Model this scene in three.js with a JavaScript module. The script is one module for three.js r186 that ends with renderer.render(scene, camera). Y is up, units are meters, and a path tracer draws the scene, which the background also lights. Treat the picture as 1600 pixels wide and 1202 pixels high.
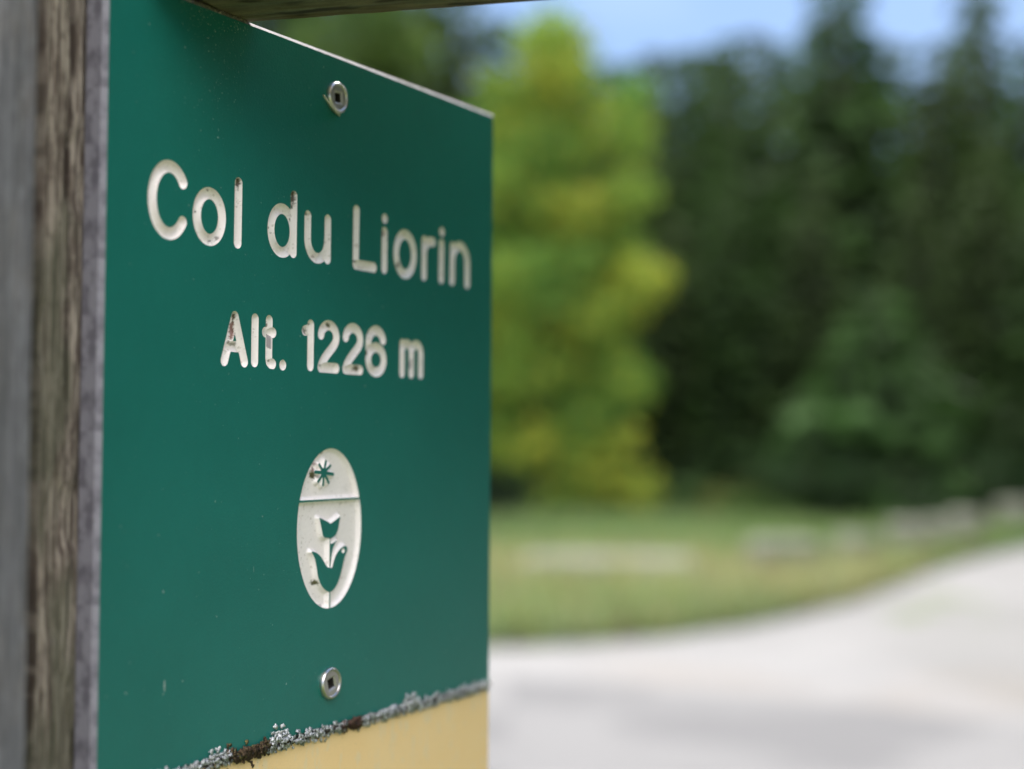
import * as THREE from 'three';
import { mergeGeometries, toCreasedNormals } from 'three/addons/utils/BufferGeometryUtils.js';
import { RoundedBoxGeometry } from 'three/addons/geometries/RoundedBoxGeometry.js';

// ------------------------------------------------------------------ camera, sky, sun, exposure
const scene = new THREE.Scene();
const camera = new THREE.PerspectiveCamera(29.14, 1600 / 1202, 0.02, 2000);
camera.rotation.order = 'YXZ';
camera.position.set(0, 1.5, 0);
camera.rotation.set(THREE.MathUtils.degToRad(1.934), 0, THREE.MathUtils.degToRad(0.433));
camera.focus = 0.392;
camera.userData.fStop = 5.35;
camera.updateMatrixWorld();
scene.add(camera);

const renderer = new THREE.WebGLRenderer({ antialias: true });
renderer.setSize(1024, 769);
renderer.toneMapping = THREE.LinearToneMapping;
renderer.toneMappingExposure = 1.9;
renderer.shadowMap.enabled = true;

const SUN_DIR = new THREE.Vector3(0.25, 0.78, -0.58).normalize();
const SUN = 2.2, SKY = 1.0;

// seeded noise
const rng = (s) => () => { s = (s + 0x6d2b79f5) | 0; let t = Math.imul(s ^ (s >>> 15), 1 | s); t = (t + Math.imul(t ^ (t >>> 7), 61 | t)) ^ t; return ((t ^ (t >>> 14)) >>> 0) / 4294967296; };
const hash = (x, y, z = 0) => { let h = Math.imul(x | 0, 374761393) ^ Math.imul(y | 0, 668265263) ^ Math.imul(z | 0, 2147483647 - 1274126177); h = Math.imul(h ^ (h >>> 13), 1274126177); h ^= h >>> 16; return (h >>> 0) / 4294967296; };
const sm = (t) => t * t * (3 - 2 * t);
const lerp = (a, b, t) => a + (b - a) * t;
const clamp = (x, a = 0, b = 1) => Math.min(b, Math.max(a, x));
const step = (a, b, x) => sm(clamp((x - a) / (b - a)));
function vn(x, y, z = 0) {            // value noise 3D, 0..1
  const xi = Math.floor(x), yi = Math.floor(y), zi = Math.floor(z), u = sm(x - xi), v = sm(y - yi), w = sm(z - zi);
  const f = (k) => lerp(lerp(hash(xi, yi, zi + k), hash(xi + 1, yi, zi + k), u), lerp(hash(xi, yi + 1, zi + k), hash(xi + 1, yi + 1, zi + k), u), v);
  return w === 0 ? f(0) : lerp(f(0), f(1), w);
}
function fbm(x, y, z = 0, n = 4) { let s = 0, a = 0.5, t = 0; for (let i = 0; i < n; i++) { s += a * vn(x, y, z); t += a; x = x * 2.03 + 17.1; y = y * 2.03 + 5.3; z = z ? z * 2.03 + 3.1 : 0; a *= 0.5; } return s / t; }

{ // sky: blue, paler to the horizon, with bright cloud added out of view to light the plaques from behind left
  const W = 1024, H = 512, data = new Float32Array(W * H * 4), d = new THREE.Vector3();
  for (let j = 0; j < H; j++) for (let i = 0; i < W; i++) {
    const v = (j + 0.5) / H, u = (i + 0.5) / W, el = (v - 0.5) * Math.PI, az = (u - 0.5) * 2 * Math.PI;
    d.set(Math.cos(el) * Math.cos(az), Math.sin(el), Math.cos(el) * Math.sin(az));
    const y = Math.max(d.y, 0), g = Math.pow(1 - y, 3.0);
    let r = lerp(0.10, 0.37, g), gg = lerp(0.22, 0.49, g), b = lerp(0.48, 0.68, g);
    const k = 1 / (y + 0.22);
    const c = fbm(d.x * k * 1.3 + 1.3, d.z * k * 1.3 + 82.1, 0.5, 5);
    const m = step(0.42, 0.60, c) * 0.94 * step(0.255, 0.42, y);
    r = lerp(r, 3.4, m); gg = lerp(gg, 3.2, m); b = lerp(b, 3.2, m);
    const s = Math.max(0, d.dot(SUN_DIR)), glow = 0.5 * Math.pow(s, 12) + 0.9 * Math.pow(s, 90);
    r += glow; gg += glow * 0.96; b += glow * 0.88;
    const o = (j * W + i) * 4; data[o] = r * SKY; data[o + 1] = gg * SKY; data[o + 2] = b * SKY; data[o + 3] = 1;
  }
  const t = new THREE.DataTexture(data, W, H, THREE.RGBAFormat, THREE.FloatType);
  t.mapping = THREE.EquirectangularReflectionMapping; t.magFilter = t.minFilter = THREE.LinearFilter; t.needsUpdate = true;
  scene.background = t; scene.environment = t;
}
{
  const sun = new THREE.DirectionalLight(new THREE.Color().setRGB(1, 0.93, 0.82), SUN);
  sun.name = 'sun'; sun.position.copy(SUN_DIR).multiplyScalar(80); sun.castShadow = true; sun.shadow.radius = 2;
  const c = sun.shadow.camera; c.left = c.bottom = -50; c.right = c.top = 50; c.far = 200; sun.shadow.mapSize.set(4096, 4096);
  scene.add(sun, sun.target);
}

// ------------------------------------------------------------------ helpers
const names = {};
function numbered(n) { const k = names[n] = (names[n] ?? -1) + 1; return k ? `${n}_${String(k).padStart(3, '0')}` : n; }
function tag(o, label, category, group, kind) { if (label) o.userData.label = label; if (category) o.userData.category = category; if (group) o.userData.group = group; if (kind) o.userData.kind = kind; return o; }
function mesh(name, g, m, parent = scene) { const o = new THREE.Mesh(g, m); o.name = parent === scene ? numbered(name) : name; o.castShadow = o.receiveShadow = true; parent.add(o); return o; }
const s8 = (l) => { l = clamp(l); return Math.round(255 * (l <= 0.0031308 ? 12.92 * l : 1.055 * Math.pow(l, 1 / 2.4) - 0.055)); };
function tex(w, h, fn, srgb = true) {           // fn(i, j) -> [r, g, b] linear or a number
  const a = new Uint8Array(w * h * 4);
  for (let j = 0, o = 0; j < h; j++) for (let i = 0; i < w; i++, o += 4) { const c = fn(i, j); if (typeof c === 'number') a[o] = a[o + 1] = a[o + 2] = Math.round(clamp(c) * 255); else { a[o] = s8(c[0]); a[o + 1] = s8(c[1]); a[o + 2] = s8(c[2]); } a[o + 3] = 255; }
  const t = new THREE.DataTexture(a, w, h); t.wrapS = t.wrapT = THREE.RepeatWrapping; t.magFilter = t.minFilter = THREE.LinearFilter; if (srgb) t.colorSpace = THREE.SRGBColorSpace; t.needsUpdate = true; return t;
}
const std = (o) => new THREE.MeshStandardMaterial({ roughness: 0.8, ...o });
const rgb = (r, g, b) => new THREE.Color().setRGB(r, g, b);
const mix3 = (a, b, t) => [lerp(a[0], b[0], t), lerp(a[1], b[1], t), lerp(a[2], b[2], t)];
function geo(pos, idx, uv, col) { const g = new THREE.BufferGeometry(); g.setAttribute('position', new THREE.Float32BufferAttribute(pos, 3)); if (idx) g.setIndex(idx); if (uv) g.setAttribute('uv', new THREE.Float32BufferAttribute(uv, 2)); if (col) g.setAttribute('color', new THREE.Float32BufferAttribute(col, 3)); g.computeVertexNormals(); return g; }

// the sign's own frame: x along the plaques (away from the camera), y up, z out of their faces
const FRAME = new THREE.Vector3(-0.09448, 1.5, -0.34167), TURN = THREE.MathUtils.degToRad(60.449);
const mm = 0.001;
function signThing(name, u0, v0, w0) {          // a group whose origin is (u0, v0, w0) mm in the sign's frame; geometry is given in the frame's mm
  const o = new THREE.Group(); o.name = numbered(name); o.rotation.y = TURN;
  o.position.set(u0 * mm, v0 * mm, w0 * mm).applyAxisAngle(new THREE.Vector3(0, 1, 0), TURN).add(FRAME);
  o.userData.base = undefined; delete o.userData.base;
  const shift = new THREE.Matrix4().makeScale(mm, mm, mm).multiply(new THREE.Matrix4().makeTranslation(-u0, -v0, -w0));
  const part = (n, g, m, parent = o) => { g.applyMatrix4(shift); return mesh(n, g, m, parent); };
  scene.add(o);
  return { o, part };
}

// ------------------------------------------------------------------ the setting: ground
const grassTex = tex(1024, 1024, (i, j) => {
  const x = i / 1024 * 12, y = j / 1024 * 12, n = fbm(x * 0.9, y * 0.9, 0, 4), f = hash(i, j, 3), p = step(0.4, 0.62, fbm(x * 0.5 + 9, y * 0.5, 0, 3));
  let c = mix3([0.12, 0.175, 0.045], [0.24, 0.245, 0.10], p); const k = 0.6 + 0.5 * n + 0.35 * (f - 0.5); return c.map((q) => q * k);
});
{
  const meadowMat = std({ map: grassTex, roughness: 0.95 });
  const g = new THREE.PlaneGeometry(900, 900, 1, 1); g.rotateX(-Math.PI / 2);
  const uv = g.attributes.uv; for (let i = 0; i < uv.count; i++) uv.setXY(i, uv.getX(i) * 900 / 12, uv.getY(i) * 900 / 12);
  tag(mesh('meadow', g, meadowMat), 'green and straw coloured meadow ground under the trees', null, null, 'structure');
}
// far edge of the gravel, curving away to the right
const EDGE = [[-60, -17], [-30, -13.5], [-14, -11.6], [-6, -10.7], [-2, -10.4], [-0.11, -10.54], [0.5, -10.8], [1.28, -11.3], [2.29, -12.46], [3.18, -13.83], [4.58, -16.58], [5.83, -18.77], [7.13, -20.61], [9.4, -23.2], [13, -26], [20, -30], [34, -36]];
const edgeCurve = new THREE.CatmullRomCurve3(EDGE.map(([x, z]) => new THREE.Vector3(x, 0, z)), false, 'centripetal');
{
  const R = rng(5), pts = edgeCurve.getPoints(420);
  const shape = new THREE.Shape();
  pts.forEach((p, i) => { const w = 0.16 * (R() - 0.5) + 0.25 * (vn(p.x * 1.3, p.z * 1.3) - 0.5); i ? shape.lineTo(p.x, -(p.z + w)) : shape.moveTo(p.x, -(p.z + w)); });
  for (const [x, z] of [[36, -31], [24, -25], [17, -20], [11.5, -14.5], [9.5, -9.5], [12, -4.5], [20, 1.5], [32, 9], [32, 17.5], [12, 6.2], [6, 0.6], [3, -2.6], [0, -4.6], [-8, -6.4], [-30, -9.4], [-60, -12]]) shape.lineTo(x, -z);
  const g = new THREE.ShapeGeometry(shape); g.rotateX(-Math.PI / 2); g.translate(0, 0.004, 0);
  const p = g.attributes.position, uv = g.attributes.uv; for (let i = 0; i < p.count; i++) uv.setXY(i, (p.getX(i) + 6) / 24, (p.getZ(i) + 26) / 24);
  const gravel = tex(2048, 2048, (i, j) => {
    const x = i / 2048 * 24 - 6, z = j / 2048 * 24 - 26;
    const n = fbm(x * 1.1, z * 1.1, 0, 4), f = hash(i >> 1, j >> 1, 7), s = hash(i, j, 9);
    let c = mix3([0.18, 0.181, 0.175], [0.238, 0.238, 0.23], n);
    c = mix3(c, [0.20, 0.178, 0.15], 0.75 * step(0.5, 0.66, fbm(x * 0.45 + 3, z * 0.45 + 1, 0, 4)) * step(1.9, 0.7, Math.hypot((x - 2.3) / 1.2, (z + 9.3) / 0.8)));      // ochre earth showing through
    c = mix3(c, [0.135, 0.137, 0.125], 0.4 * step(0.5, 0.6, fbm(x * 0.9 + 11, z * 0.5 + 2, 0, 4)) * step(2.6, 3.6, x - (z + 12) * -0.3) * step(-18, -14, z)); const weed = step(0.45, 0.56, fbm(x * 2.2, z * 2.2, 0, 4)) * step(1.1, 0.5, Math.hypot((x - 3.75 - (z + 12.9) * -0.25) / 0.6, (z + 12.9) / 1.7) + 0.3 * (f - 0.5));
    c = mix3(c, [0.115, 0.14, 0.075], 0.85 * weed);
    const k = 0.82 + 0.3 * f + 0.14 * (s - 0.5); return c.map((q) => q * k);
  });
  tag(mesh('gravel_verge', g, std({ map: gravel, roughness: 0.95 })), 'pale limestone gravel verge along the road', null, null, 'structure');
}
{ // worn pale asphalt running past the sign
  const R = rng(8), sh = new THREE.Shape(), far = [[-60, -16], [-20, -12], [-6, -9.75], [-0.1, -9.1], [0.8, -8.85], [1.5, -8.6], [2.7, -7.85], [6, -5.6], [14, 0], [30, 10]], near = [[30, 16], [12, 5.4], [6, -0.2], [3, -3.3], [0, -5.2], [-8, -7], [-30, -10], [-60, -12.6]];
  const fc = new THREE.CatmullRomCurve3(far.map(([x, z]) => new THREE.Vector3(x, 0, z)), false, 'centripetal').getPoints(260), nc = new THREE.CatmullRomCurve3(near.map(([x, z]) => new THREE.Vector3(x, 0, z)), false, 'centripetal').getPoints(120);
  [...fc, ...nc].forEach((p, i) => { const w = 0.07 * (R() - 0.5) + 0.22 * (vn(p.x * 2, p.z * 2, 3.5) - 0.5); i ? sh.lineTo(p.x, -(p.z + w)) : sh.moveTo(p.x, -(p.z + w)); });
  const g = new THREE.ShapeGeometry(sh); g.rotateX(-Math.PI / 2); g.translate(0, 0.008, 0);
  const p = g.attributes.position, uv = g.attributes.uv; for (let i = 0; i < p.count; i++) uv.setXY(i, p.getX(i) / 10, p.getZ(i) / 10);
  const t = tex(1024, 1024, (i, j) => {
    const x = i / 1024 * 10, z = j / 1024 * 10, f = hash(i, j, 4), n = fbm(x * 1.4, z * 1.4, 0, 4), chip = hash(i >> 1, j >> 1, 5);
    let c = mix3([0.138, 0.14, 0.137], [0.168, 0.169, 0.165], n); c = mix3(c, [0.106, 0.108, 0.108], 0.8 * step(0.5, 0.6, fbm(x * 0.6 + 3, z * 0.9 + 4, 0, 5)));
    const k = 0.8 + 0.25 * f + 0.2 * chip; return c.map((q) => q * k);
  });
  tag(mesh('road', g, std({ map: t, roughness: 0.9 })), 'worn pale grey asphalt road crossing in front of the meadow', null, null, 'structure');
}

// ------------------------------------------------------------------ trees
function spray(out, p, dir, len, wid, R, col) {       // a drooping frond: four faces about a ridge
  const side = new THREE.Vector3(R() - 0.5, R() * 0.5, R() - 0.5).cross(dir).normalize().multiplyScalar(wid), tip = p.clone().addScaledVector(dir, len), mid = p.clone().addScaledVector(dir, len * 0.45); mid.y += len * 0.08;
  const b = out.pos.length / 3, a1 = mid.clone().add(side), a2 = mid.clone().sub(side); a1.y -= len * 0.1; a2.y -= len * 0.1;
  for (const q of [p, a1, tip, a2, mid]) { out.pos.push(q.x, q.y, q.z); out.col.push(...col); }
  out.idx.push(b, b + 1, b + 4, b + 1, b + 2, b + 4, b + 2, b + 3, b + 4, b + 3, b, b + 4);
}
function trunkGeo(h, r0, r1, R, bend = 0.2) {
  const pts = []; for (let i = 0; i <= 6; i++) pts.push(new THREE.Vector3((R() - 0.5) * bend * i / 6, h * i / 6, (R() - 0.5) * bend * i / 6));
  return limb(pts, r0, r1, 9);
}
function limb(pts, r0, r1, seg = 5) {
  const c = new THREE.CatmullRomCurve3(pts), n = pts.length * 2, g = new THREE.TubeGeometry(c, n, 1, seg, false), p = g.attributes.position, v = new THREE.Vector3();
  for (let i = 0; i <= n; i++) { const o = c.getPointAt(i / n), r = lerp(r0, r1, i / n); for (let k = 0; k <= seg; k++) { const q = i * (seg + 1) + k; v.fromBufferAttribute(p, q).sub(o).multiplyScalar(r).add(o); p.setXYZ(q, v.x, v.y, v.z); } }
  g.deleteAttribute('uv'); g.computeVertexNormals(); return g;
}
const barkMat = std({ color: rgb(0.07, 0.055, 0.045), roughness: 0.95 });
const needleMat = new THREE.MeshPhysicalMaterial({ vertexColors: true, roughness: 0.9, specularIntensity: 0.25, transmission: 0.3, thickness: 0, side: THREE.DoubleSide });
const leafMat = new THREE.MeshPhysicalMaterial({ vertexColors: true, roughness: 0.9, specularIntensity: 0.25, transmission: 0.45, thickness: 0, side: THREE.DoubleSide });
function makeSpruce(seed, H, base, rad, tint, dens = 1) {
  const R = rng(seed), o = new THREE.Group(), out = { pos: [], idx: [], col: [] };
  mesh('trunk', trunkGeo(H * 0.97, 0.02 * H, 0.012, R), barkMat, o);
  const nw = Math.round(H * 3.3);
  for (let w = 0; w < nw; w++) {
    const t = (w + R() * 0.6) / nw, y = lerp(base, H * 0.985, t), L = rad * Math.pow(1 - t, 0.8) * (0.75 + 0.45 * R()) + 0.12, nb = Math.max(4, Math.round((5 + 5 * (1 - t)) * dens)), a0 = R() * 6.28;
    for (let b = 0; b < nb; b++) {
      const a = a0 + b / nb * 6.283 + (R() - 0.5) * 0.5, l = L * (0.7 + 0.5 * R()), ns = Math.max(3, Math.round(l * 5.0)), tone = 0.7 + 0.6 * R();
      for (let s = 0; s < ns; s++) {
        const f = (s + 0.4 + R() * 0.5) / ns, droop = -0.28 * l * f + 0.16 * l * f * f, p = new THREE.Vector3(Math.cos(a) * l * f, y + droop + (R() - 0.5) * 0.1, Math.sin(a) * l * f);
        const da = a + (s % 2 ? 1 : -1) * (0.3 + R() * 0.6), d = new THREE.Vector3(Math.cos(da), -0.25 - R() * 0.5, Math.sin(da)).normalize(), k = tone * (0.75 + 0.5 * R());
        spray(out, p, d, (0.5 + 0.4 * R()) * (0.55 + 0.55 * (1 - t)), (0.17 + 0.14 * R()) * (0.5 + 0.6 * (1 - t)), R, tint.map((q) => q * k));
      }
    }
  }
  mesh('crown', geo(out.pos, out.idx, null, out.col), needleMat, o);
  return o;
}
function makeLeafTree(seed, clumps, H, trunkR, leaf, perM3) {   // clumps: [x, y, z, radius, [r, g, b]]
  const R = rng(seed), o = new THREE.Group(), out = { pos: [], idx: [], col: [] }, limbs = [];
  const tr = trunkGeo(H * 0.93, trunkR, 0.02, R, 0.5);
  for (const [x, y, z, r, c] of clumps) {
    const y0 = Math.max(0.4, y - Math.hypot(x, z) * 0.8 - 0.3);
    limbs.push(limb([new THREE.Vector3(0, y0, 0), new THREE.Vector3(x * 0.45, lerp(y0, y, 0.35), z * 0.45), new THREE.Vector3(x, y, z)], 0.03 + 0.03 * r, 0.01, 4));
    const n = Math.round(perM3 * r * r * r + 60);
    for (let i = 0; i < n; i++) {
      const d = new THREE.Vector3(R() * 2 - 1, R() * 2 - 1, R() * 2 - 1); if (d.lengthSq() > 1) { i--; continue; }
      const q = r * (1 + 0.35 * (R() - 0.5)); const p = new THREE.Vector3(x + d.x * q * 1.1, y + d.y * q * 0.8, z + d.z * q * 1.1);
      const e1 = new THREE.Vector3(R() - 0.5, R() - 0.7, R() - 0.5).normalize(), e2 = new THREE.Vector3(R() - 0.5, R() - 0.5, R() - 0.5).cross(e1).normalize(), L = leaf * (0.7 + 0.6 * R()), b = out.pos.length / 3, k = 0.75 + 0.5 * R(), hue = 0.8 + 0.4 * R(), c2 = R() < 0.38 ? clumps[Math.floor(R() * clumps.length)][4] : c, cc = [c2[0] * k * hue, c2[1] * k * (1.12 - 0.12 * hue), c2[2] * k];
      for (const [s, t] of [[0, 0], [0.5, 0.38], [1, 0], [0.5, -0.38]]) { out.pos.push(p.x + e1.x * L * s + e2.x * L * t, p.y + e1.y * L * s + e2.y * L * t, p.z + e1.z * L * s + e2.z * L * t); out.col.push(...cc); }
      out.idx.push(b, b + 1, b + 2, b, b + 2, b + 3);
    }
  }
  tr.deleteAttribute('uv'); mesh('trunk', tr, barkMat, o);
  mesh('branch', mergeGeometries(limbs), barkMat, o);
  mesh('crown', geo(out.pos, out.idx, null, out.col), leafMat, o);
  return o;
}
function plant(o, name, x, z, turn, scale, label, category, group) {
  o.name = numbered(name); o.position.set(x, -0.02, z); o.rotation.y = turn; o.scale.set(scale[0], scale[1], scale[0]); scene.add(o); return tag(o, label, category, group);
}
{
  const protos = [makeSpruce(11, 13, 0.5, 2.5, [0.032, 0.07, 0.014]), makeSpruce(12, 12, 0.3, 2.3, [0.038, 0.069, 0.016]), makeSpruce(13, 10, 0.2, 2.2, [0.026, 0.057, 0.011])];
  // [x, z, height, prototype, width factor, label, group]
  const near = [
    [3.15, -34, 10.7, 1, 0.62, 'slim dark spruce with a pointed tip just right of the yellow-green tree'],
    [5.15, -36, 11.6, 0, 0.85, 'dark spruce whose tip stands alone in the gap of sky'],
    [7.3, -33, 13.2, 0, 1.05, 'tall broad dark spruce reaching the top edge beside the widest sky gap'],
    [11.4, -36, 13.6, 1, 0.95, 'tall narrow-topped dark spruce between the two sky gaps at far right'],
    [-0.6, -33, 9.8, 2, 1.0, 'dark spruce standing behind the trunk of the yellow-green tree'],
    [-5.2, -31, 13.0, 0, 1.1, 'dark green spruce seen above the green plaque under the wooden beam'],
  ];
  const G = 'dark spruces filling the forest edge', GL = 'dark spruce in the dense out of focus forest edge behind the meadow';
  const fill = [];
  const R = rng(77);
  for (const [az, d, el] of [[-14, 34, 18], [-11.5, 38, 18], [-9, 33, 17.5], [-7.2, 38, 18], [-5.4, 34, 18.3], [-4.0, 36, 18.0], [-3.0, 39, 18.0], [-1.9, 35, 17.4], [-0.6, 38, 16.4], [1.3, 42, 14.7], [3.4, 40, 14.8], [4.6, 44, 14.6], [5.9, 39, 15.0], [6.9, 43, 15.1], [7.9, 39, 15.2], [9.4, 42, 15.6], [10.2, 37, 15.2], [11.8, 40, 15.6], [13.2, 35, 15.0], [14.4, 40, 15.0], [16.0, 34, 15.0], [16.9, 39, 15.0], [19.6, 36, 15.0], [20.6, 40, 15.3], [21.9, 33, 15.4], [8.8, 35, 12.6], [12.4, 34, 12.8], [2.6, 36, 12.4],
    [4.6, 33, 11.0], [8.6, 31, 10.5], [11.6, 30.5, 10.5], [15.3, 30, 10.0], [17.9, 30.5, 11.4], [20.4, 29, 11.5], [6.2, 31, 8.6], [-4.2, 33, 12.5], [-11, 31, 13]]) {
    const a = az * Math.PI / 180; fill.push([Math.sin(a) * d, -Math.cos(a) * d, 1.5 + d * Math.tan(el * Math.PI / 180), Math.floor(R() * 3), 0.95 + 0.3 * R(), GL, G]);
  }
  for (const [az, d, h] of [[24.5, 33, 13], [29, 31, 14], [34, 29, 14], [40, 22, 14], [45, 18, 13], [50, 17, 14], [55, 16, 13], [60, 16, 15], [65, 15.5, 14], [70, 16, 15], [75, 16, 14], [80, 17, 15], [86, 18.5, 15], [92, 20, 15], [98, 22, 15], [42, 27, 16], [52, 22, 16], [62, 21, 16], [72, 21, 16], [82, 23, 16], [104, 22, 17], [110, 20, 17], [116, 22, 17], [122, 20, 16], [128, 22, 17]]) {  // added spruces out of view: block sky light and darken the plaque's reflections
    const a = az * Math.PI / 180; fill.push([Math.sin(a) * d, -Math.cos(a) * d, h, Math.floor(R() * 3), 1.15, 'dark spruce added out of view right of the road to shade the plaque', 'dark spruces added out of view right of the road']);
  }
  const Hs = [13, 12, 10], used = [false, false, false];
  for (const [x, z, h, k, wf, label, group] of [...near, ...fill]) {
    const o = used[k] ? protos[k].clone() : protos[k]; used[k] = true;
    const s = h / Hs[k]; plant(o, 'spruce_tree', x, z, R() * 6.28, [s * wf, s], label, 'tree', group);
  }
  plant(makeSpruce(31, 4.2, 0.05, 2.3, [0.034, 0.08, 0.016], 1.7), 'young_spruce_tree', 6.35, -25.6, 0.4, [1, 1], 'low broad lighter green spruce in front of the dark forest at right', 'tree');
  // the yellow-green tree
  const Ry = rng(41), GREEN = [0.13, 0.28, 0.05], YEL = [0.365, 0.41, 0.05], MIDC = [0.22, 0.34, 0.05];
  const cl = [];
  const prof = (y) => y < 1 ? 1.2 : y < 2.5 ? 1.65 : y < 4.5 ? 1.75 : y < 6.2 ? 1.7 : y < 7.4 ? 1.45 : y < 8.4 ? 1.0 : 0.45;
  for (let i = 0; i < 64; i++) { const y = 0.75 + 8.2 * (i + Ry()) / 64, a = i * 2.4 + Ry(), r = prof(y) * Math.sqrt(0.15 + 0.8 * Ry()), t = Ry(); cl.push([Math.cos(a) * r, y, Math.sin(a) * r, 0.42 + 0.3 * Ry(), t < 0.45 ? GREEN : t < 0.85 ? MIDC : YEL]); }
  for (const [px, py, r, c] of [[1010, 430, 0.5, YEL], [985, 300, 0.5, MIDC], [980, 190, 0.5, MIDC], [985, 145, 0.45, GREEN], [930, 800 - 60, 0.6, YEL], [985, 770, 0.55, YEL], [880, 780, 0.55, MIDC], [840, 700, 0.6, YEL], [960, 690, 0.5, YEL], [900, 500, 0.6, YEL], [960, 480, 0.5, YEL], [860, 110, 0.6, YEL], [850, 55, 0.45, MIDC], [900, 330, 0.6, YEL], [970, 600, 0.5, MIDC], [820, 590, 0.6, MIDC]]) cl.push([(px - 800) / 2312 * 25.6 - 0.62, 1.5 + (684 - py) / 2312 * 25.6, 1.3, r, c]);
  plant(makeLeafTree(42, cl, 9.0, 0.13, 0.16, 1150), 'birch_tree', 0.62, -27, 0, [1, 1], 'tall bright yellow-green leafy tree right behind the edge of the green plaque', 'tree');
  // duller broadleaf tree behind the top of the plaque
  const Rd = rng(43), cd = [];
  for (let i = 0; i < 46; i++) { const y = 1.2 + 8.4 * (i + Rd()) / 46, a = i * 2.4 + Rd(), r = (y < 7.5 ? 2.1 : 1.2) * Math.sqrt(0.1 + 0.9 * Rd()), t = Rd(); cd.push([Math.cos(a) * r, y, Math.sin(a) * r, 0.5 + 0.35 * Rd(), t < 0.6 ? [0.06, 0.115, 0.028] : [0.12, 0.19, 0.035]]); }
  plant(makeLeafTree(44, cd, 9.6, 0.16, 0.19, 800), 'broadleaf_tree', -3.0, -29, 0, [1, 1], 'duller olive-green leafy tree seen just above the slanting top of the green plaque', 'tree');
  // low bushes at the foot of the wood
  const bush = (seed, c) => { const Rb = rng(seed), b = []; for (let i = 0; i < 12; i++) { const a = Rb() * 6.28, r = 0.75 * Math.sqrt(Rb()); b.push([Math.cos(a) * r, 0.25 + 0.55 * Rb(), Math.sin(a) * r, 0.25 + 0.15 * Rb(), c]); } return makeLeafTree(seed + 1, b, 0.9, 0.03, 0.09, 2500); };
  plant(bush(51, [0.2, 0.2, 0.05]), 'bush', 3.9, -25.2, 0, [0.8, 0.9], 'small straw-yellow bush at the foot of the dark spruces', 'bush');
  plant(bush(53, [0.07, 0.14, 0.035]), 'bush', 2.5, -26.5, 0, [1.2, 0.8], 'low green bush at the lower right of the yellow-green tree', 'bush');
  plant(bush(55, [0.09, 0.17, 0.035]), 'bush', 4.7, -24.6, 0, [1.3, 0.7], 'low bright green bush left of the young spruce', 'bush');
  plant(bush(57, [0.02, 0.045, 0.015]), 'bush', -0.5, -25, 0, [0.9, 1.1], 'dark low bush beside the right edge of the green plaque', 'bush');
  [[5.1, -24.3, 1.5, 1.25, 'dark low bush at the left foot of the young spruce'], [6.3, -24.0, 1.6, 1.1, 'dark low bush under the middle of the young spruce'], [7.6, -24.6, 1.7, 1.3, 'dark low bush at the right foot of the young spruce'], [9.0, -27.2, 1.6, 1.5, 'dark bush behind the olive-yellow bush at the right margin']].forEach(([x, z, a, b, l], i) => plant(bush(61 + 2 * i, [0.022, 0.055, 0.012]), 'bush', x, z, i, [a, b], l, 'bush'));
  plant(bush(59, [0.16, 0.18, 0.05]), 'bush', 9.3, -26.3, 0, [0.7, 0.7], 'olive-yellow bush by the road at the right margin', 'bush');
}
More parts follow.
